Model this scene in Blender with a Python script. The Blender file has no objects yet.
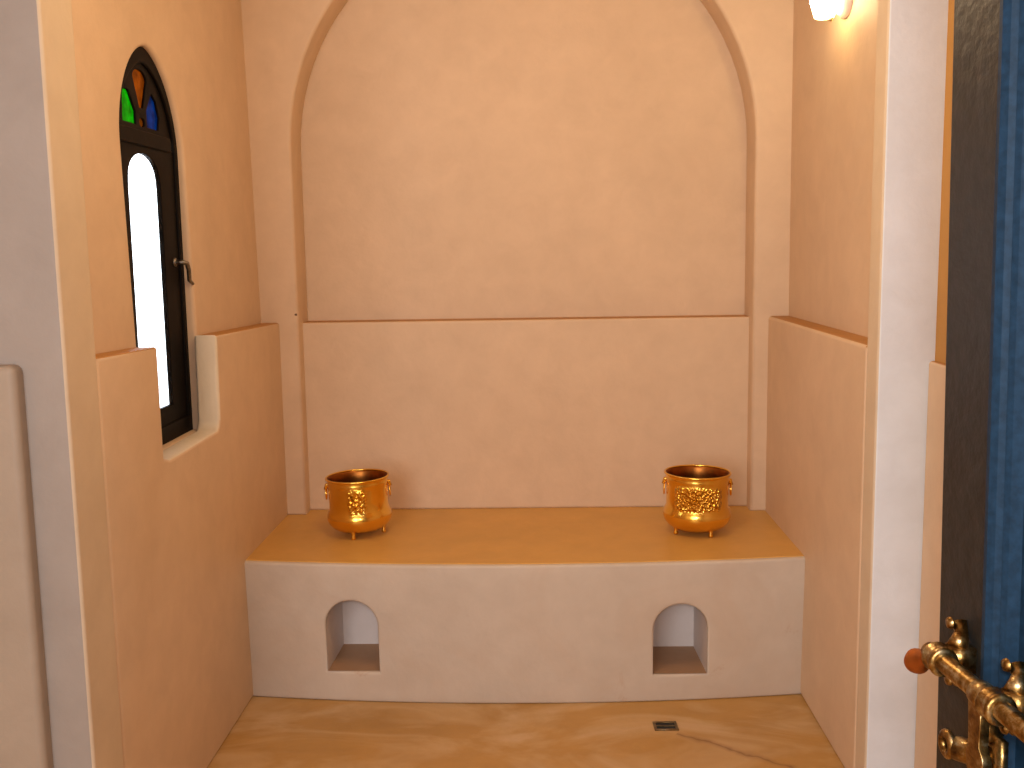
import bpy, bmesh, math, random
from mathutils import Vector, Matrix
PI = math.pi
S = bpy.context.scene
COL = S.collection
random.seed(4)

# ------------------------------------------------------------------ materials
def new_mat(name):
    m = bpy.data.materials.new(name); m.use_nodes = True
    nt = m.node_tree
    for n in list(nt.nodes): nt.nodes.remove(n)
    out = nt.nodes.new('ShaderNodeOutputMaterial')
    b = nt.nodes.new('ShaderNodeBsdfPrincipled')
    nt.links.new(b.outputs[0], out.inputs[0])
    return m, nt, b

def noise(nt, scale, detail=4, rough=.55, dist=0.0, sc=(1, 1, 1)):
    tc = nt.nodes.new('ShaderNodeTexCoord'); mp = nt.nodes.new('ShaderNodeMapping')
    mp.inputs['Scale'].default_value = sc
    nt.links.new(tc.outputs['Object'], mp.inputs[0])
    n = nt.nodes.new('ShaderNodeTexNoise')
    n.inputs['Scale'].default_value = scale; n.inputs['Detail'].default_value = detail
    n.inputs['Roughness'].default_value = rough; n.inputs['Distortion'].default_value = dist
    nt.links.new(mp.outputs[0], n.inputs['Vector'])
    return n

def ramp(nt, src, stops):
    r = nt.nodes.new('ShaderNodeValToRGB')
    e = r.color_ramp.elements
    while len(e) < len(stops): e.new(.5)
    for i, (p, c) in enumerate(stops):
        e[i].position = p; e[i].color = (*c, 1)
    nt.links.new(src, r.inputs[0])
    return r

def mix(nt, fac, a, b, mode='MIX'):
    n = nt.nodes.new('ShaderNodeMix'); n.data_type = 'RGBA'; n.blend_type = mode
    if isinstance(fac, (int, float)): n.inputs[0].default_value = fac
    else: nt.links.new(fac, n.inputs[0])
    for v, k in ((a, 6), (b, 7)):
        if isinstance(v, tuple): n.inputs[k].default_value = (*v, 1)
        else: nt.links.new(v, n.inputs[k])
    return n.outputs[2]

def scl(c, k): return tuple(min(1, x * k) for x in c)

def plaster(name, base, rough=.55, var=.06, bump=.10, stain=None, stain_amt=.5, sc=(1, 1, 1)):
    m, nt, b = new_mat(name)
    n1 = noise(nt, 1.7, 5, .6, .6, sc); n2 = noise(nt, 11, 5, .6, .3, sc); n3 = noise(nt, 55, 3, .5)
    r1 = ramp(nt, n1.outputs['Fac'], [(.25, scl(base, 1 - var)), (.5, base), (.78, scl(base, 1 + var))])
    r2 = ramp(nt, n2.outputs['Fac'], [(.3, (.95, .94, .93)), (.7, (1.03, 1.03, 1.03))])
    c = mix(nt, 1.0, r1.outputs[0], r2.outputs[0], 'MULTIPLY')
    if stain:
        n4 = noise(nt, 2.6, 4, .6, 1.2, sc)
        r4 = ramp(nt, n4.outputs['Fac'], [(.45, (0, 0, 0)), (.68, (stain_amt,) * 3)])
        c = mix(nt, r4.outputs[0], c, stain)
    nt.links.new(c, b.inputs['Base Color'])
    b.inputs['Roughness'].default_value = rough
    b.inputs['Specular IOR Level'].default_value = .3
    ad = nt.nodes.new('ShaderNodeMath'); ad.operation = 'MULTIPLY_ADD'; ad.inputs[1].default_value = .35
    nt.links.new(n3.outputs['Fac'], ad.inputs[0]); nt.links.new(n2.outputs['Fac'], ad.inputs[2])
    bp = nt.nodes.new('ShaderNodeBump'); bp.inputs['Strength'].default_value = bump; bp.inputs['Distance'].default_value = .02
    nt.links.new(ad.outputs[0], bp.inputs['Height']); nt.links.new(bp.outputs[0], b.inputs['Normal'])
    return m

def crack(m, p0, p1, col):
    # a fine wandering crack and its stain, drawn in the surface pattern of the floor
    nt = m.node_tree; b = [n for n in nt.nodes if n.type == 'BSDF_PRINCIPLED'][0]
    src = b.inputs['Base Color'].links[0].from_socket
    tc = nt.nodes.new('ShaderNodeTexCoord'); sep = nt.nodes.new('ShaderNodeSeparateXYZ'); nt.links.new(tc.outputs['Object'], sep.inputs[0])
    n = noise(nt, 9, 3)
    def M(op, a, c, k=None):
        q = nt.nodes.new('ShaderNodeMath'); q.operation = op
        for i, v in enumerate((a, c) if k is None else (a, c, k)):
            if isinstance(v, (int, float)): q.inputs[i].default_value = v
            else: nt.links.new(v, q.inputs[i])
        return q.outputs[0]
    dx, dy = p1[0] - p0[0], p1[1] - p0[1]; L_ = math.hypot(dx, dy); nx, ny = -dy / L_, dx / L_
    d = M('ADD', M('MULTIPLY_ADD', sep.outputs[0], nx, -(p0[0] * nx + p0[1] * ny)), M('MULTIPLY', sep.outputs[1], ny))
    d = M('ABSOLUTE', M('ADD', d, M('MULTIPLY_ADD', n.outputs['Fac'], .07, -.035)), 0)
    t = M('ADD', M('MULTIPLY_ADD', sep.outputs[0], dx / L_, -(p0[0] * dx + p0[1] * dy) / L_), M('MULTIPLY', sep.outputs[1], dy / L_))
    f = M('MULTIPLY', M('GREATER_THAN', t, 0), M('LESS_THAN', t, L_))
    r = ramp(nt, d, [(.0, (.75, .75, .75)), (.005, (.25, .25, .25)), (.018, (0, 0, 0))])
    c = mix(nt, M('MULTIPLY', r.outputs[0], f), src, col)
    nt.links.new(c, b.inputs['Base Color'])

def simple(name, col, rough=.5, metal=0, var=.15, scale=20, bump=0, spec=.5):
    m, nt, b = new_mat(name)
    n = noise(nt, scale, 4)
    r = ramp(nt, n.outputs['Fac'], [(.3, scl(col, 1 - var)), (.7, scl(col, 1 + var))])
    nt.links.new(r.outputs[0], b.inputs['Base Color'])
    b.inputs['Roughness'].default_value = rough; b.inputs['Metallic'].default_value = metal
    b.inputs['Specular IOR Level'].default_value = spec
    if bump:
        bp = nt.nodes.new('ShaderNodeBump'); bp.inputs['Strength'].default_value = bump; bp.inputs['Distance'].default_value = .005
        nt.links.new(n.outputs['Fac'], bp.inputs['Height']); nt.links.new(bp.outputs[0], b.inputs['Normal'])
    return m

WALL = plaster('peach_tadelakt', (.685, .50, .338))
WALLP = plaster('flash_lit_tadelakt', (.36, .305, .265))  # flash-lit tone of camera-facing plaster, put into the colour
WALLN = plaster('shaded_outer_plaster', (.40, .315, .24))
WALLW = plaster('daylit_pier_tadelakt', (.75, .79, .84))  # cool daylight on the right pier, painted into its colour
BENCH = plaster('bench_tadelakt', (.61, .52, .43), stain=(.55, .40, .28), stain_amt=.3)
def blotch(m, col):
    nt = m.node_tree; b = [n for n in nt.nodes if n.type == 'BSDF_PRINCIPLED'][0]
    src = b.inputs['Base Color'].links[0].from_socket
    n = noise(nt, 5.5, 6, .7, .5)
    r = ramp(nt, n.outputs['Fac'], [(.64, (0, 0, 0)), (.74, (.5, .5, .5))])
    nt.links.new(mix(nt, r.outputs[0], src, col), b.inputs['Base Color'])
blotch(BENCH, (.46, .28, .17))
BTOP = plaster('bench_seat_tadelakt', (.66, .38, .105), rough=.42, var=.10)
FLOOR = plaster('ochre_floor_tadelakt', (.50, .28, .085), rough=.42, var=.16, stain=(.70, .50, .30), stain_amt=.6, sc=(.8, 1.6, 1))
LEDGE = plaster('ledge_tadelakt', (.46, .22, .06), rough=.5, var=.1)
NICHE = plaster('grey_plaster', (.74, .66, .62), var=.05)
NFLOOR = plaster('brown_hole_floor', (.42, .25, .14), var=.1)
crack(FLOOR, (.38, 2.79), (.70, 2.55), (.20, .085, .03))
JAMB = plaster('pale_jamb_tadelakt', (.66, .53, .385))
SHADE = plaster('shaded_peach_tadelakt', (.50, .25, .055))  # outer wall's shade painted in as a deeper orange
REVEAL_LIT = plaster('window_lit_plaster', (.72, .62, .48), var=.05)  # window light on reveal and sill, painted into the plaster colour
WOOD = simple('dark_window_wood', (.0035, .002, .0015), .55, var=.3, scale=30, bump=.1, spec=.12)
DOORM = simple('black_door_paint', (.013, .012, .011), .42, var=.4, scale=60, bump=.25, spec=.4)
DOORB = simple('blue_black_door_paint', (.008, .026, .052), .6, var=.3, scale=120, bump=.05, spec=.15)
IRON = simple('aged_grey_metal', (.25, .24, .22), .35, 1, .3, 90)
PINK = simple('white_ceramic', (.75, .62, .58), .3, 0, .05)
COPPER = simple('copper', (.40, .12, .025), .55, 1, .2, 60)
BLACK = simple('drain_dark', (.02, .02, .022), .6)
DRAINM = simple('drain_frame', (.30, .23, .13), .4, 1, .3, 80)
HOLE = simple('dark_plug', (.10, .05, .03), .7)

def aged_brass():
    m, nt, b = new_mat('aged_brass')
    n = noise(nt, 70, 5, .7)
    r = ramp(nt, n.outputs['Fac'], [(.3, (.07, .032, .010)), (.5, (.30, .17, .05)), (.72, (.70, .60, .36))])
    nt.links.new(r.outputs[0], b.inputs['Base Color'])
    b.inputs['Metallic'].default_value = 1; b.inputs['Roughness'].default_value = .32
    bp = nt.nodes.new('ShaderNodeBump'); bp.inputs['Strength'].default_value = .25; bp.inputs['Distance'].default_value = .003
    nt.links.new(n.outputs['Fac'], bp.inputs['Height']); nt.links.new(bp.outputs[0], b.inputs['Normal'])
    return m
ABRASS = aged_brass()

def brass(name, emb):
    m, nt, b = new_mat(name)
    n = noise(nt, 9, 3)
    r = ramp(nt, n.outputs['Fac'], [(.3, (.86, .48, .05)), (.7, (.98, .64, .15))])
    nt.links.new(r.outputs[0], b.inputs['Base Color'])
    b.inputs['Metallic'].default_value = 1; b.inputs['Roughness'].default_value = .2
    # hammered / embossed band on the wall of the pot
    tc = nt.nodes.new('ShaderNodeTexCoord')
    v = nt.nodes.new('ShaderNodeTexVoronoi'); v.inputs['Scale'].default_value = 115 if emb else 80
    nt.links.new(tc.outputs['Object'], v.inputs['Vector'])
    sep = nt.nodes.new('ShaderNodeSeparateXYZ'); nt.links.new(tc.outputs['Object'], sep.inputs[0])
    mr = ramp(nt, sep.outputs[2], [(.085, (0, 0, 0)), (.10, (1, 1, 1)), (.155, (1, 1, 1)), (.17, (0, 0, 0))])
    ax = nt.nodes.new('ShaderNodeMath'); ax.operation = 'ABSOLUTE'; nt.links.new(sep.outputs[0], ax.inputs[0])
    w = .062 if emb else .02
    mx = ramp(nt, ax.outputs[0], [(w, (1, 1, 1)), (w + .012, (0, 0, 0))])
    mm = nt.nodes.new('ShaderNodeMath'); mm.operation = 'MULTIPLY'
    nt.links.new(mr.outputs[0], mm.inputs[0]); nt.links.new(mx.outputs[0], mm.inputs[1])
    m2 = nt.nodes.new('ShaderNodeMath'); m2.operation = 'MULTIPLY'
    nt.links.new(mm.outputs[0], m2.inputs[0]); nt.links.new(v.outputs['Distance'], m2.inputs[1])
    bp = nt.nodes.new('ShaderNodeBump'); bp.inputs['Strength'].default_value = .9; bp.inputs['Distance'].default_value = .012
    nt.links.new(m2.outputs[0], bp.inputs['Height']); nt.links.new(bp.outputs[0], b.inputs['Normal'])
    return m
BR_L = brass('polished_brass', False); BR_R = brass('embossed_brass', True)
BR_IN = simple('brass_inside', (.30, .10, .02), .35, 1, .3, 30)

def glass_col(name, col, em=0.0):
    m, nt, b = new_mat(name)
    n = noise(nt, 40, 3)
    r = ramp(nt, n.outputs['Fac'], [(.3, scl(col, .6)), (.7, scl(col, 1.2))])
    if em:                                   # stained glass: light comes through, tinted
        t = nt.nodes.new('ShaderNodeBsdfTranslucent'); nt.links.new(r.outputs[0], t.inputs[0])
        g = nt.nodes.new('ShaderNodeBsdfGlossy'); g.inputs['Roughness'].default_value = .15
        mx = nt.nodes.new('ShaderNodeMixShader'); mx.inputs[0].default_value = .03
        nt.links.new(t.outputs[0], mx.inputs[1]); nt.links.new(g.outputs[0], mx.inputs[2])
        out = [x for x in nt.nodes if x.type == 'OUTPUT_MATERIAL'][0]
        nt.links.new(mx.outputs[0], out.inputs[0]); nt.nodes.remove(b)
        return m
    nt.links.new(r.outputs[0], b.inputs['Base Color'])
    b.inputs['Transmission Weight'].default_value = 1; b.inputs['Roughness'].default_value = .02
    b.inputs['IOR'].default_value = 1.05
    return m
G_ORANGE = glass_col('amber_glass', (.30, .125, .010), 1); G_GREEN = glass_col('green_glass', (.035, .34, .02), 1)
G_BLUE = glass_col('blue_glass', (.016, .085, .22), 1); G_OCHRE = glass_col('ochre_glass', (.22, .10, .012), 1)
G_CLEAR = glass_col('clear_glass', (.97, .98, 1))

def lampglass():
    m, nt, b = new_mat('lit_opal_glass')
    b.inputs['Base Color'].default_value = (.9, .85, .7, 1); b.inputs['Roughness'].default_value = .3
    tc = nt.nodes.new('ShaderNodeTexCoord'); sep = nt.nodes.new('ShaderNodeSeparateXYZ')
    nt.links.new(tc.outputs['Object'], sep.inputs[0])
    r = ramp(nt, sep.outputs[2], [(.0, (1, .68, .26)), (.03, (1, .82, .48)), (.2, (1, .78, .44))])
    nt.links.new(r.outputs[0], b.inputs['Emission Color']); b.inputs['Emission Strength'].default_value = LAMP_L
    return m
LAMP_L = 20.0
OPAL = lampglass()

# ------------------------------------------------------------------ geometry helpers
def link(name, me, mat, parent=None, smooth=False):
    o = bpy.data.objects.new(name, me); COL.objects.link(o)
    if mat: me.materials.append(mat)
    if parent: o.parent = parent
    if smooth:
        for p in me.polygons: p.use_smooth = True
    return o

def bm_obj(name, bm, mat, parent=None, smooth=False, bevel=0, seg=3):
    bmesh.ops.recalc_face_normals(bm, faces=bm.faces)
    if bm.calc_volume(signed=True) < 0: bmesh.ops.reverse_faces(bm, faces=bm.faces)
    me = bpy.data.meshes.new(name); bm.to_mesh(me); bm.free()
    o = link(name, me, mat, parent, smooth)
    if bevel:
        b = o.modifiers.new('b', 'BEVEL'); b.width = bevel; b.segments = seg; b.limit_method = 'ANGLE'; b.angle_limit = math.radians(40)
        b.harden_normals = False
        for p in me.polygons: p.use_smooth = True
        try:
            w = o.modifiers.new('w', 'WEIGHTED_NORMAL'); w.keep_sharp = False
        except Exception: pass
    return o

def add_box(bm, x0, x1, y0, y1, z0, z1):
    vs = [bm.verts.new(c) for c in ((x0,y0,z0),(x1,y0,z0),(x1,y1,z0),(x0,y1,z0),(x0,y0,z1),(x1,y0,z1),(x1,y1,z1),(x0,y1,z1))]
    for f in ((0,3,2,1),(4,5,6,7),(0,1,5,4),(1,2,6,5),(2,3,7,6),(3,0,4,7)): bm.faces.new([vs[i] for i in f])
    return vs

def box(name, a, mat, parent=None, bevel=0, fn=None, seg=3):
    bm = bmesh.new(); add_box(bm, *a)
    if fn:
        for v in bm.verts: v.co = fn(v.co)
    return bm_obj(name, bm, mat, parent, bevel=bevel, seg=seg)

def plate_mesh(loops, thick, bev=0, res=3):
    """flat plate in the XY plane with holes (first loop is the outline), z from 0 to thick."""
    cu = bpy.data.curves.new('tmp', 'CURVE'); cu.dimensions = '2D'; cu.fill_mode = 'BOTH'
    for lp in loops:
        sp = cu.splines.new('POLY'); sp.points.add(len(lp) - 1)
        for p, c in zip(sp.points, lp): p.co = (c[0], c[1], 0, 1)
        sp.use_cyclic_u = True
    cu.extrude = thick / 2 - bev; cu.bevel_depth = bev; cu.bevel_resolution = res; cu.offset = -bev
    o = bpy.data.objects.new('tmp', cu); COL.objects.link(o)
    bpy.context.view_layer.update()
    dg = bpy.context.evaluated_depsgraph_get()
    me = bpy.data.meshes.new_from_object(o.evaluated_get(dg))
    bpy.data.objects.remove(o); bpy.data.curves.remove(cu)
    bm = bmesh.new(); bm.from_mesh(me); bpy.data.meshes.remove(me)
    bmesh.ops.remove_doubles(bm, verts=bm.verts, dist=1e-5)
    for v in bm.verts: v.co.z += thick / 2
    return bm

def plate(name, loops, thick, fn, mat, parent=None, bev=0, bis=None):
    """fn maps (u, v, w) of the plate to the room."""
    bm = plate_mesh(loops, thick, bev)
    if bis:
        for ax, vals in bis:
            for t in vals:
                co = Vector((0, 0, 0)); co[ax] = t; no = Vector((0, 0, 0)); no[ax] = 1
                bmesh.ops.bisect_plane(bm, geom=bm.verts[:] + bm.edges[:] + bm.faces[:], plane_co=co, plane_no=no, dist=1e-6)
    for v in bm.verts: v.co = Vector(fn(*v.co))
    o = bm_obj(name, bm, mat, parent)
    if bev:
        o.data.set_sharp_from_angle(angle=math.radians(50))
        for p in o.data.polygons: p.use_smooth = True
    return o

def arch(x0, x1, z0, spring, top, n=24, pointed=0.0):
    """opening outline, counter-clockwise: flat sill, straight jambs, curved head."""
    cx = (x0 + x1) / 2; r = (x1 - x0) / 2; h = top - spring
    pts = [(x0, z0), (x1, z0)]
    for i in range(n + 1):
        a = PI * i / n
        c, s = math.cos(a), math.sin(a)
        if pointed:
            t = 1 - abs(c)              # 0 at the jamb, 1 at the apex
            s = (1 - pointed) * s + pointed * (1 - abs(c) ** 1.25)
        pts.append((cx + r * c, spring + h * s))
    return pts

def sweep(bm, pts, rad, seg=12, cap=True):
    pts = [Vector(p) for p in pts]; n = len(pts)
    if not hasattr(rad, '__len__'): rad = [rad] * n
    rings = []; up = Vector((0, 0, 1))
    for i, p in enumerate(pts):
        t = (pts[min(i + 1, n - 1)] - pts[max(i - 1, 0)]).normalized()
        u = up - t * up.dot(t)
        if u.length < 1e-3: u = Vector((1, 0, 0)) - t * t.x
        u.normalize(); w = t.cross(u)
        rings.append([bm.verts.new(p + (u * math.cos(2*PI*k/seg) + w * math.sin(2*PI*k/seg)) * rad[i]) for k in range(seg)])
        up = u
    for a, b in zip(rings, rings[1:]):
        for k in range(seg): bm.faces.new((a[k], a[(k+1) % seg], b[(k+1) % seg], b[k]))
    if cap: bm.faces.new(rings[0][::-1]); bm.faces.new(rings[-1])

def torus(bm, c, R, r, mat3=None, n=24, seg=10, squash=1.0):
    rings = []
    for i in range(n):
        a = 2*PI*i/n
        ring = []
        for k in range(seg):
            b = 2*PI*k/seg
            v = Vector(((R + r*math.cos(b))*math.cos(a), (R + r*math.cos(b))*math.sin(a)*squash, r*math.sin(b)))
            if mat3: v = mat3 @ v
            ring.append(bm.verts.new(v + Vector(c)))
        rings.append(ring)
    for i in range(n):
        a, b = rings[i], rings[(i+1) % n]
        for k in range(seg): bm.faces.new((a[k], a[(k+1) % seg], b[(k+1) % seg], b[k]))

def lathe(bm, prof, seg=48, c=(0, 0, 0), axis=None):
    rings = []
    M = axis or Matrix.Identity(3)
    for r, z in prof:
        if r < 1e-5: rings.append([bm.verts.new(M @ Vector((0, 0, z)) + Vector(c))])
        else: rings.append([bm.verts.new(M @ Vector((r*math.cos(2*PI*k/seg), r*math.sin(2*PI*k/seg), z)) + Vector(c)) for k in range(seg)])
    for a, b in zip(rings, rings[1:]):
        for k in range(seg):
            k2 = (k+1) % seg
            if len(a) == 1 and len(b) == 1: continue
            if len(a) == 1: bm.faces.new((a[0], b[k], b[k2]))
            elif len(b) == 1: bm.faces.new((a[k], a[k2], b[0]))
            else: bm.faces.new((a[k], a[k2], b[k2], b[k]))

def thing(name, label, cat, loc=(0, 0, 0), rot=(0, 0, 0), group=None):
    o = bpy.data.objects.new(name, None); COL.objects.link(o); o.location = loc; o.rotation_euler = rot
    o.empty_display_size = .1
    o['label'] = label; o['category'] = cat
    if group: o['group'] = group
    return o
def tag(o, label, cat, group=None):
    o['label'] = label; o['category'] = cat
    if group: o['group'] = group
    return o
def struct(o, label=None, cat=None):
    o['kind'] = 'structure'
    if label: o['label'] = label
    if cat: o['category'] = cat
    return o

# ------------------------------------------------------------------ room
H = 2.9
XL, XR = -.90, .785          # faces of the lower walls
struct(box('floor', (-2.6, 1.7, -2.0, 3.9, -.12, 0), FLOOR), 'ochre polished plaster floor of the hammam', 'floor')
struct(box('ceiling', (-2.6, 1.7, -2.0, 3.9, H, H + .12), WALL), 'peach plaster ceiling', 'ceiling')

# left wall: upper face with the pointed window opening, then a thicker lower part
SL, SP, AP = .872, 1.63, 1.885
W0, W1 = 2.448, 2.880
N0, N1 = 2.432, 2.848
PT = .16
def lean(u, v, w):            # plate (Y, Z, thickness) -> left wall leaning a touch outward
    return (-.962 - w - 0.016 * max(0, v - 1.12), u, v)
o = plate('wall_left', [[(1.98, 0), (3.9, 0), (3.9, H), (1.98, H)], arch(W0, W1, SL, SP, AP, 32, PT)], .05, lean, WALL, bev=.012,
          bis=[(1, (1.12,))])
struct(o, 'peach plaster left wall with the pointed window', 'wall')
# lower left wall, notched round the window sill
def lw(u, v, w): return (-.965 + w, u, v)
t0 = lambda y: 1.125 + (3.56 - y) * .023
o = plate('trim_1', [[(2.074, 0), (3.60, 0), (3.60, t0(3.6)), (N1 + .012, t0(N1)), (N1 + .004, SL + .03), (N1 - .004, SL + .014), (N1 - .018, SL + .004), (N0 + .02, SL), (N0 - .02, SL + .01), (N0 - .022, t0(N0)), (2.074, t0(2.0))]],
          -XL * 0 + .065, lw, WALL, bev=.010)
struct(o, 'thicker lower half of the left wall below the ledge', 'wall')

# right wall
o = box('wall_right', (.857, 1.05, 2.45, 3.9, 0, H), WALL, fn=lambda c: Vector((c.x - .01 * max(0, c.z - 1.1) / 1.8, c.y, c.z)))
struct(o, 'peach plaster right wall under the wall lamp', 'wall')
o = box('trim_2', (XR, .875, 2.495, 3.60, 0, 1.125), WALL, bevel=.012)
struct(o, 'thicker lower half of the right wall below the ledge', 'wall')

# back wall: arched surround, recess and lower panel
AX0, AX1 = -.833, .732
ap = arch(AX0, AX1, 0.4405, 1.72, 2.502, 40)
surround = [[(-1.1, 0.4405), ap[0]] + ap[:1:-1] + [ap[1], (1.0, 0.4405), (1.0, H), (-1.1, H)]]
o = plate('wall_back', surround, .16, lambda u, v, w: (u, 3.56 + w, v), WALL, bev=.012)
struct(o, 'peach plaster back wall with a large arched recess', 'wall')
struct(box('trim_3', (-1.1, 1.0, 3.715, 3.88, 0, H), WALL), 'flat back of the arched recess', 'wall')
struct(box('trim_4', (AX0 - .01, AX1 + .012, 3.625, 3.73, .4405, 1.12), WALL, bevel=.010), 'thicker lower panel inside the arched recess', 'wall')

# entrance piers and outer room
def lit_front(o, m=WALLP):  # front faces take the colour with light painted in
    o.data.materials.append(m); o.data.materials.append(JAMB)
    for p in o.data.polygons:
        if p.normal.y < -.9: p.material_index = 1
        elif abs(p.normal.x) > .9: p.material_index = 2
o = box('wall_front_left', (-2.6, XL, 1.93, 2.075, 0, H), WALL, bevel=.010); lit_front(o); struct(o, 'plaster pier left of the opening, flash light painted on its front', 'wall')
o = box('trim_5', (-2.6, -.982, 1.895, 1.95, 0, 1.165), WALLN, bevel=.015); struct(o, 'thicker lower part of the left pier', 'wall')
o = box('wall_front_right', (XR, 1.7, 2.412, 2.495, 0, H), WALL, bevel=.008); lit_front(o, WALLW); struct(o, 'plaster pier right of the opening, daylight painted on its front', 'wall')
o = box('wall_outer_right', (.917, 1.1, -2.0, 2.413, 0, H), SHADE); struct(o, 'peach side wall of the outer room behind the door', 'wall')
o = box('trim_6', (.902, .96, -2.0, 2.413, 0, 1.095), WALL, bevel=.008); struct(o, 'thicker lower part of the outer side wall', 'wall')
o = box('wall_outer_left', (-2.6, -2.4, -2.0, 1.95, 0, H), WALL); struct(o, 'far side wall of the outer room', 'wall')
o = box('wall_outer_back', (-2.6, 1.7, -2.1, -1.98, 0, H), WALL); struct(o, 'wall of the outer room behind the camera', 'wall')
o = box('trim_7', (-.93, .80, 1.95, 2.07, 2.42, H), WALLP); struct(o, 'lintel over the opening', 'wall')

o = bpy.data.objects['trim_1']; o.data.materials.append(REVEAL_LIT)
for p in o.data.polygons:
    c = p.center
    if c.y > N1 - .04 and c.y < N1 + .02 and p.normal.y < -.5 or (N0 < c.y < N1 and .8 < c.z < .95 and p.normal.z > .6): p.material_index = 1
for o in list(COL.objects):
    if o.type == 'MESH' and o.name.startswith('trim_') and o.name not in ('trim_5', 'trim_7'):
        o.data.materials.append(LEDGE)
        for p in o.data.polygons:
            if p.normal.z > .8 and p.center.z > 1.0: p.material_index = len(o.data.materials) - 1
# ------------------------------------------------------------------ bench with two arched holes
bench = thing('plaster_bench', 'built-in peach plaster bench along the back wall with two arched holes', 'bench', (-.05, 3.0, 0))
BY = 3.0
def bow(x):
    t = (x + .055) / .84
    return 2.967 + .058 * t * t
NX = [(-.657, -.497, .098, .325, .245), (.331, .494, .086, .309, .23)]   # x0, x1, sill, top, spring
BZ = .44
lo = [[(XL - .02, 0), (XR + .02, 0), (XR + .02, BZ), (XL - .02, BZ)]] + [arch(a, b, z, sp, tp, 20) for a, b, z, tp, sp in NX]
def bf(u, v, w):
    k = bow(u) - BY
    return (u + .05, bow(u) + w - 3.0 + (.012 * (.22 - v) / .22 if w < .04 else 0) - 0.0, v)
o = plate('seat_front', lo, .12, bf, BENCH, bench, bev=.008, bis=[(0, [-.9 + .1 * i for i in range(1, 17)])])
bm = bmesh.new()
xs = [XL - .02 + (XR - XL + .04) * i / 20 for i in range(21)]
for top in (BZ, BZ - .06):
    pass
prev = None
for x in xs:
    c = [bm.verts.new((x + .05, bow(x) + .004 - 3, BZ - .05)), bm.verts.new((x + .05, bow(x) - .002 - 3, BZ - .004)),
         bm.verts.new((x + .05, bow(x) + .006 - 3, BZ + .002)), bm.verts.new((x + .05, .63, BZ + .002)), bm.verts.new((x + .05, .63, BZ - .05))]
    if prev:
        for i in range(4): bm.faces.new((prev[i], c[i], c[i+1], prev[i+1]))
    prev = c
o = bm_obj('seat', bm, BTOP, bench)
for (a, b, z, tp, sp) in NX:
    prof = arch(a + .001, b - .001, z + .001, sp, tp - .001, 20)
    d = .215
    bm = bmesh.new()
    y0 = bow((a + b) / 2) + .012 - 3
    A = [bm.verts.new((p[0] + .05, y0, p[1])) for p in prof]
    cx = (a + b) / 2
    B = [bm.verts.new(((p[0] - cx) * .90 + cx + .05, y0 + d, p[1] + .0)) for p in prof]
    n = len(A)
    for i in range(n): bm.faces.new((A[i], A[(i+1) % n], B[(i+1) % n], B[i]))
    bm.faces.new(B)
    o = bm_obj('niche', bm, NICHE, bench)
    o.data.materials.append(NFLOOR)
    for p in o.data.polygons:
        if abs(p.normal.z) > .9 and p.center.z < .15: p.material_index = 1
    o['label'] = 'grey arched hole in the bench front'

# ------------------------------------------------------------------ brass pots
def pot(label, loc, rz, tilt, mat, foot_ang, k, kz, fh=.016):
    t = thing('brass_pot', label, 'pot', loc, (tilt[0], tilt[1], rz), 'brass pots on the bench')
    prof = [(0, fh), (.050, fh), (.072, fh + .003), (.088, fh + .012), (.1005, fh + .026), (.1055, fh + .040), (.1055, fh + .050), (.1025, fh + .061),
            (.0985, fh + .067), (.0965, fh + .073), (.0965, fh + .10), (.0975, fh + .135), (.0985, fh + .148), (.0995, fh + .151), (.0995, fh + .156), (.0985, fh + .159),
            (.1000, fh + .166), (.102, fh + .169)]
    bm = bmesh.new(); lathe(bm, prof, 64); bo = bm_obj('body', bm, mat, t, True)
    bm = bmesh.new(); lathe(bm, [(.1015, fh + .169), (.099, fh + .167), (.0965, fh + .162), (.0950, fh + .140), (.0935, fh + .10), (.0925, fh + .070), (.098, fh + .046), (.080, fh + .012), (0, fh + .008)], 64)
    bm_obj('lining', bm, BR_IN, t, True)
    bm = bmesh.new(); torus(bm, (0, 0, fh + .169), .1015, .0032, n=64, seg=10); bm_obj('rim', bm, mat, t, True)
    for a in foot_ang:
        bm = bmesh.new()
        lathe(bm, [(0, .0), (.006, .001), (.0075, .006), (.005, .012), (.007, .022), (.009, .032), (0, .034)], 14, (.076 * math.cos(a), .076 * math.sin(a), 0))
        bm_obj('foot', bm, mat, t, True)
    for s in (-1, 1):
        bm = bmesh.new()
        torus(bm, (s * .1035, 0, fh + .121), .018, .0024, Matrix.Rotation(PI/2, 3, 'Y') @ Matrix.Rotation(0, 3, 'Z'), 20, 8)
        h = bm_obj('ring_handle', bm, mat, t, True)
        bm = bmesh.new()
        sweep(bm, [(s*.094, 0, fh + .148), (s*.101, 0, fh + .148), (s*.1065, 0, fh + .133), (s*.1065, 0, fh + .136), (s*.100, 0, fh + .133)], [.007, .006, .005, .005, .005], 10)
        bm_obj('lug', bm, mat, h, True)
    for ch in list(t.children) + [g for c in t.children for g in c.children]:
        for v in ch.data.vertices: v.co.x *= k; v.co.y *= k; v.co.z *= kz
    return t
pot('plain polished brass pot on the left end of the bench, slightly tilted', (-.596, 3.31, BZ + .003), .12, (0, -.03), BR_L, (math.radians(-105), math.radians(-5), math.radians(130)), 1.0, 1.04)
pot('brass pot with embossed flower band on the right end of the bench', (.505, 3.298, BZ + .003), -.10, (0, .01), BR_R, (math.radians(-150), math.radians(-58), math.radians(80)), 1.03, 1.09, .012)

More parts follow.
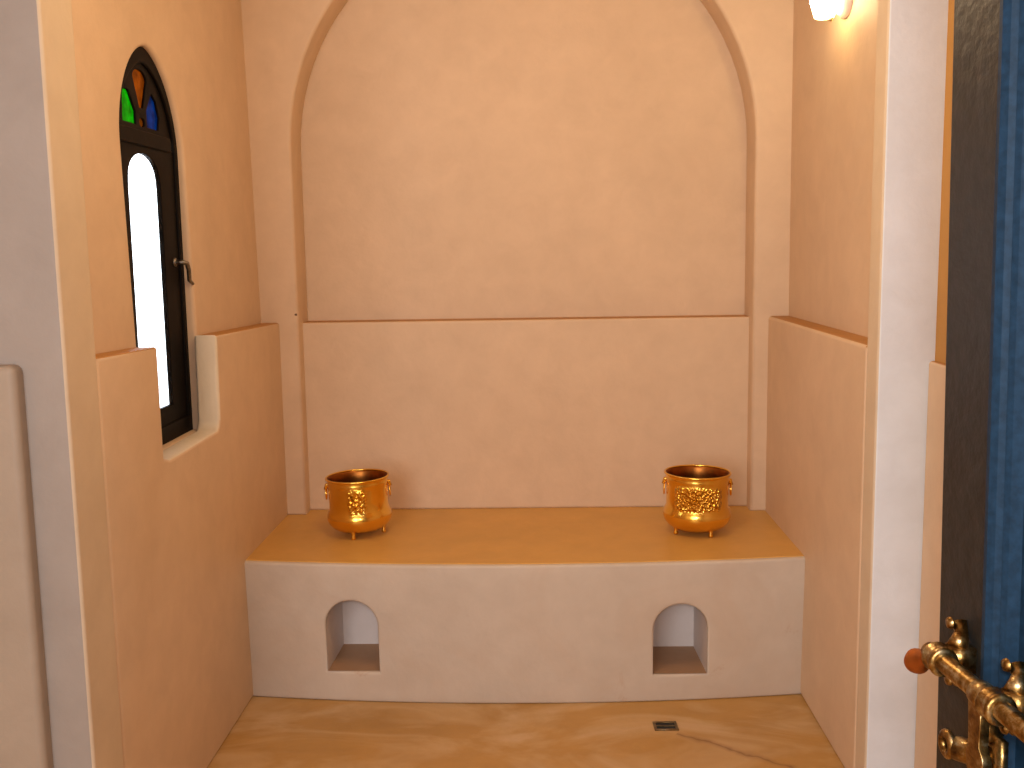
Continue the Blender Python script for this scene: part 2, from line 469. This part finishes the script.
# ------------------------------------------------------------------ window in the left wall
FX = -.992                      # front face of the frame
win = thing('window_1', 'dark wooden pointed window with coloured panes in the left wall', 'window', (FX, 2.64, SL))
win['kind'] = 'structure'
def wp(dep):
    return lambda u, v, w: (-dep - w, u - 2.64, v - SL)
G0, G1 = 2.430, 2.904
outer = arch(G0, G1, SL - .004, SP, AP + .02, 32, PT)
def inset(a0, a1, z0, sp, tp): return arch(a0, a1, z0, sp, tp, 32, PT)
plate('frame', [outer, inset(G0 + .045, G1 - .045, SL + .045, SP, AP - .04)], .026, wp(-.004), WOOD, win, bev=.004)
# sash with tall pane
P0, P1 = 2.536, 2.754
cx = (P0 + P1) / 2
pane = [(P0, .964), (P1, .964), (P1, 1.535)]
for i in range(1, 16):
    a = PI * i / 16
    r = (P1 - P0) / 2
    # shouldered arch: narrow shoulders, then a rounded point
    hh = .075 * (math.sin(a) ** .8)
    pane.append((cx + r * math.cos(a) * .98, 1.545 + hh))
pane.append((P0, 1.535))
sash = plate('sash', [[(G0 + .04, SL + .03), (G1 - .04, SL + .03), (G1 - .04, 1.645), (G0 + .04, 1.645)], pane], .014, wp(.002), WOOD, win, bev=.003)
plate('pane', [[(P0 - .01, .94), (P1 + .01, .94), (P1 + .01, 1.64), (P0 - .01, 1.64)]], .002, wp(.010), G_CLEAR, sash)
bm = bmesh.new(); add_box(bm, -.010, .0055, -.19, .19, 1.638 - SL, 1.676 - SL); bm_obj('transom', bm, WOOD, win, bevel=.004)
# tracery with four coloured panes in the head
cy = 2.655
def petal(c, ang, r0, r1, w0, w1, n=10):
    pts = []
    for i in range(n + 1):
        a = -PI / 2 + PI * i / n
        pts.append((r1 - w1 + w1 * math.cos(a) if False else r1 - w1 * .5 + w1 * .5 * math.cos(a), w1 * math.sin(a)))
    pts += [(r0, w0), (r0, -w0)]
    ca, sa = math.cos(ang), math.sin(ang)
    return [(c[0] + x * ca - y * sa, c[1] + x * sa + y * ca) for x, y in pts]
cc = (cy, 1.712)
holes = [petal(cc, math.radians(90), .022, .116, .012, .046),
         [(cy + .034, 1.69), (cy + .112, 1.69), (cy + .124, 1.722), (cy + .104, 1.762), (cy + .076, 1.78), (cy + .034, 1.732)],
         [(cy - .125, 1.69), (cy - .040, 1.69), (cy - .040, 1.722), (cy - .080, 1.768), (cy - .118, 1.768)],
         [(cc[0] + .018 * math.cos(2*PI*i/12), 1.698 + .012 * math.sin(2*PI*i/12)) for i in range(12)]]
def grow(lp, d):
    mx = sum(p[0] for p in lp) / len(lp); my = sum(p[1] for p in lp) / len(lp)
    return [(mx + (p[0] - mx) * d, my + (p[1] - my) * d) for p in lp]
tr = plate('tracery', [inset(G0 + .035, G1 - .035, 1.668, SP, AP - .03)] + holes, .008, wp(.004), WOOD, win, bev=.002)
for lp, m, nm in zip(holes, (G_ORANGE, G_BLUE, G_GREEN, G_OCHRE), ('amber', 'blue', 'green', 'small ochre')):
    o = plate('pane', [grow(lp, 1.06)], .002, wp(.010), m, tr); o['label'] = nm + ' glass pane in the window head'
bm = bmesh.new()
hy, hz = 2.825 - 2.64, 1.345 - SL
lathe(bm, [(0, 0), (.012, 0), (.012, .006), (0, .008)], 14, (-.004, hy, hz), Matrix.Rotation(PI/2, 3, 'Y'))
sweep(bm, [(.0, hy, hz), (.022, hy, hz), (.028, hy + .012, hz - .004), (.026, hy + .030, hz - .022), (.022, hy + .042, hz - .05), (.028, hy + .055, hz - .062)], [.006, .006, .007, .006, .006, .004], 10)
bm_obj('handle', bm, IRON, win, True)

# ------------------------------------------------------------------ wall lamp
lamp = thing('wall_lamp', 'small lit glass lamp on a white plate high on the right wall', 'lamp', (.853, 2.955, 1.975))
bm = bmesh.new(); lathe(bm, [(0, .0), (.058, .0), (.058, .012), (.046, .026), (.016, .030), (0, .030)], 32, (0, 0, .060), Matrix.Rotation(-PI/2, 3, 'Y')); bm_obj('wall_plate', bm, PINK, lamp, True)
bm = bmesh.new(); sweep(bm, [(-.022, 0, .075), (-.050, 0, .085), (-.068, 0, .105), (-.070, 0, .125)], .008, 12); bm_obj('arm', bm, PINK, lamp, True)
bm = bmesh.new()
seg = 12
lathe(bm, [(0, 0), (.022, .001), (.027, .004), (.040, .045), (.046, .085), (.044, .12), (.030, .14), (0, .145)], seg, (0, 0, 0))
sh = bm_obj('lamp_shade', bm, OPAL, lamp); sh.location = (-.064, 0, .002)
bm = bmesh.new(); lathe(bm, [(0, -.008), (.005, -.006), (.006, .0), (.004, .006), (0, .008)], 12, (-.048, -.010, .0)); bm_obj('finial', bm, simple('warm_metal', (.8, .6, .3), .3, 1), lamp, True)

# ------------------------------------------------------------------ floor drain, wall plug
dr = thing('floor_drain', 'small square metal drain in the floor before the bench', 'drain', (.349, 2.828, 0), (0, 0, .03))
dw, dd = .034, .026
plate('drain_frame', [[(-dw, -dd), (dw, -dd), (dw, dd), (-dw, dd)], [(-dw + .007, -dd + .006), (dw - .007, -dd + .006), (dw - .007, dd - .006), (-dw + .007, dd - .006)]], .004, lambda u, v, w: (u, v, w), DRAINM, dr)
bm = bmesh.new(); add_box(bm, -dw + .006, dw - .006, -dd + .005, dd - .005, .0002, .0012); bm_obj('drain_hole', bm, BLACK, dr)
bm = bmesh.new()
add_box(bm, -dw + .005, dw - .005, -.004, .002, .001, .0035)
bm_obj('drain_bar', bm, DRAINM, dr)
bm = bmesh.new(); lathe(bm, [(0, .003), (.002, .003), (.004, .001), (.0055, .0)], 16, (0, 0, 0), Matrix.Rotation(PI/2, 3, 'X'))
o = bm_obj('screw_plug', bm, HOLE, None, True); o.location = (-.842, 3.562, 1.152)
tag(o, 'tiny dark screw plug in the wall left of the arch', 'screw')

# ------------------------------------------------------------------ open door at the right with its brass bolt
DX, DY = .394, 1.0              # free edge of the leaf, nearest the bench
ang = math.atan2(-1, .084)      # leaf runs from the free edge back past the camera
door = thing('door_1', 'open dark door leaf with a brass slide bolt at the right', 'door', (DX + .015, DY, 0), (.016, 0, math.atan2(-1, .084)))
door['kind'] = 'structure'
# local x runs along the leaf towards the hinge, local y: to the left of that is the room side (+) ... face at y = 0
FACE = -1                       # room side is local -y
LW, DH = .98, 2.25
def dbx(name, x0, x1, d0, d1, z0, z1, mat, parent=door, bevel=.003):
    y0, y1 = sorted((FACE * d0, FACE * d1))
    return box(name, (x0, x1, y0, y1, z0, z1), mat, parent, bevel=bevel)
dbx('stile', 0, .090, -.045, 0, .015, DH, DOORM)
dbx('stile', LW - .1, LW, -.045, 0, .015, DH, DOORM)
dbx('rail', .072, LW - .098, -.044, -.001, .015, .17, DOORM)
dbx('rail', .072, LW - .098, -.044, -.001, DH - .14, DH, DOORM)
dbx('panel', .09, LW - .1, -.040, -.012, .16, DH - .13, DOORB)
# moulding round the panel: quarter-round with a bead
def mould(x0, x1, z0, z1):
    bm = bmesh.new()
    prof = [(0, -.014), (0, .002), (.006, .007), (.013, .008), (.019, .004), (.022, -.002), (.026, .001), (.031, -.002), (.034, -.012)]
    rings = []
    for sx, sz in ((0, 0), (1, 0), (1, 1), (0, 1)):
        rings.append([bm.verts.new(((x0 + t) if sx == 0 else (x1 - t), FACE * d, (z0 + t) if sz == 0 else (z1 - t))) for t, d in prof])
    for i in range(4):
        a, b = rings[i], rings[(i+1) % 4]
        for k in range(len(prof) - 1): bm.faces.new((a[k], a[k+1], b[k+1], b[k]))
    return bm
bm_obj('moulding', mould(.090, LW - .1, .17, DH - .14), DOORB, door)

# bolt: everything in leaf-local coordinates, x along the leaf, d = distance off the face
BD, BZZ = .030, .985
def L(x, d, z): return (x, FACE * d, z)
bolt = None
bm = bmesh.new()
sweep(bm, [L(.045, BD, BZZ), L(.06, BD, BZZ), L(.40, BD, BZZ + .002)], .0088, 16)
bolt = bm_obj('bolt', bm, ABRASS, door, True); bolt['label'] = 'brass slide bolt rod'
bm = bmesh.new()
M = Matrix.Rotation(-PI/2, 3, 'Y')
lathe(bm, [(0, -.006), (.006, -.004), (.0075, .006), (.0075, .014), (.0105, .020), (.0125, .028), (.0105, .036), (.006, .040), (0, .041)], 20, L(.044, BD, BZZ - .006), Matrix.Rotation(-PI/2 - .55, 3, 'Y'))
o = bm_obj('bolt_tip', bm, COPPER, bolt, True); o['label'] = 'rounded copper tip of the bolt'
def bracket(x):
    bm = bmesh.new()
    lathe(bm, [(.0090, -.010), (.0130, -.010), (.0145, -.007), (.0128, -.003), (.0128, .003), (.0145, .007), (.0130, .010), (.0090, .010), (.0090, -.010)], 22, L(x, BD, BZZ), M)
    # saddle down to the face and the two scalloped ears screwed to the stile
    add_box(bm, x - .009, x + .009, *sorted((FACE * .000, FACE * (BD - .009))), BZZ - .012, BZZ + .012)
    for s in (-1, 1):
        sweep(bm, [L(x, .014, BZZ + s * .010), L(x - .004, .009, BZZ + s * .017), L(x - .010, .005, BZZ + s * .022), L(x - .016, .004, BZZ + s * .027)], [.010, .008, .006, .0085], 12)
        lathe(bm, [(0, .004), (.005, .003), (.006, 0)], 12, L(x - .017, .012, BZZ + s * .028), Matrix.Rotation(-FACE * PI/2, 3, 'X'))
    return bm_obj('bracket', bm, ABRASS, door, True)
bracket(.066); bracket(.166)
# flat slotted hasp arm hanging from the bolt
bm = bmesh.new()
def arm_plate(loops, th, x, d):
    b2 = plate_mesh(loops, th, .001, 2)
    for v in b2.verts:
        u, vv, w = v.co
        v.co = Vector(L(x + u, d + w - th / 2, BZZ + vv))
    return b2
slot = [(.0065 * math.cos(2*PI*i/20), -.098 + .020 * math.sin(2*PI*i/20)) for i in range(20)]
outl = [(.011, .0), (.010, -.03), (.009, -.042), (.016, -.050), (.016, -.060), (.010, -.068)]
outl += [(.0145 * math.cos(a), -.098 + .033 * math.sin(a)) for a in [math.radians(55 - 290 * i / 18) for i in range(19)]]
outl += [(-.010, -.068), (-.012, -.055), (-.009, -.04), (-.011, 0)]
bm = arm_plate([outl[::-1], slot], .009, .146, BD + .004)
o = bm_obj('hasp_arm', bm, ABRASS, bolt, False); o['label'] = 'flat slotted arm hanging from the bolt'
bm = bmesh.new()
lathe(bm, [(.0090, -.010), (.0112, -.009), (.0118, 0), (.0112, .009), (.0090, .010), (.0090, -.010)], 20, L(.146, BD, BZZ), M)
bm_obj('collar', bm, ABRASS, bolt, True)
# staple on the stile below: plate with an eye for a padlock
bm = bmesh.new()
add_box(bm, .092, .134, *sorted((0, FACE * .007)), BZZ - .010 - .088, BZZ - .010 - .040)
sweep(bm, [L(0.118, .006, BZZ - .010 - .064), L(0.104, .016, BZZ - .010 - .064), L(0.092, .026, BZZ - .010 - .064)], [.012, .0115, .011], 14)
sweep(bm, [L(0.116, .004, BZZ - .010 - .044), L(0.113, .008, BZZ - .010 - .034), L(0.110, .008, BZZ - .010 - .022)], [.010, .009, .007], 12)
torus(bm, L(0.085, .030, BZZ - .010 - .064), .0095, .0045, Matrix.Rotation(PI/2, 3, 'X'), 20, 10)
bm_obj('staple', bm, ABRASS, door, True, bevel=0)

# ------------------------------------------------------------------ light
w = bpy.data.worlds.new('world'); S.world = w; w.use_nodes = True
nt = w.node_tree
bg = nt.nodes['Background']
bg.inputs[0].default_value = (.86, .93, 1.0, 1); bg.inputs[1].default_value = 5.0

def area(name, loc, rot, sx, sy, e, col):
    l = bpy.data.lights.new(name, 'AREA'); l.shape = 'RECTANGLE'; l.size = sx; l.size_y = sy; l.energy = e; l.color = col
    o = bpy.data.objects.new(name, l); COL.objects.link(o); o.location = loc; o.rotation_euler = rot
    return o
area('daylight_from_outer_door', (-1.1, -1.7, 1.7), (PI/2, 0, -.25), 1.4, 2.0, 65, (.92, .96, 1.0))
fl = bpy.data.lights.new('camera_flash', 'POINT'); fl.energy = 40; fl.color = (.95, .97, 1.0); fl.shadow_soft_size = .05
fo = bpy.data.objects.new('camera_flash', fl); COL.objects.link(fo); fo.location = (.03, -.02, 1.45)

cl = bpy.data.lights.new('warm_fill', 'POINT'); cl.energy = 22; cl.color = (1.0, .73, .43); cl.shadow_soft_size = .18  # unseen warm fill added to brighten the side walls and bench top
co = bpy.data.objects.new('warm_fill', cl); COL.objects.link(co); co.location = (-.1, 2.2, 2.1)
# ------------------------------------------------------------------ camera
cd = bpy.data.cameras.new('camera'); cam = bpy.data.objects.new('camera', cd); COL.objects.link(cam)
cd.sensor_fit = 'HORIZONTAL'; cd.sensor_width = 36; cd.lens = 1035 / 1024 * 36; cd.clip_start = .02
yaw, p, r = math.radians(1.55), math.radians(7.5), math.radians(.9)
fw = Vector((-math.sin(yaw) * math.cos(p), math.cos(yaw) * math.cos(p), -math.sin(p)))
rt = Vector((math.cos(yaw), math.sin(yaw), 0)); up = rt.cross(fw)
Rr = rt * math.cos(r) - up * math.sin(r); Uu = up * math.cos(r) + rt * math.sin(r)
m = Matrix((Rr, Uu, -fw)).transposed().to_4x4(); m.translation = Vector((0, 0, 1.37))
cam.matrix_world = m
S.camera = cam
S.view_settings.view_transform = 'Standard'
S.view_settings.look = 'None'
S.view_settings.exposure = 0
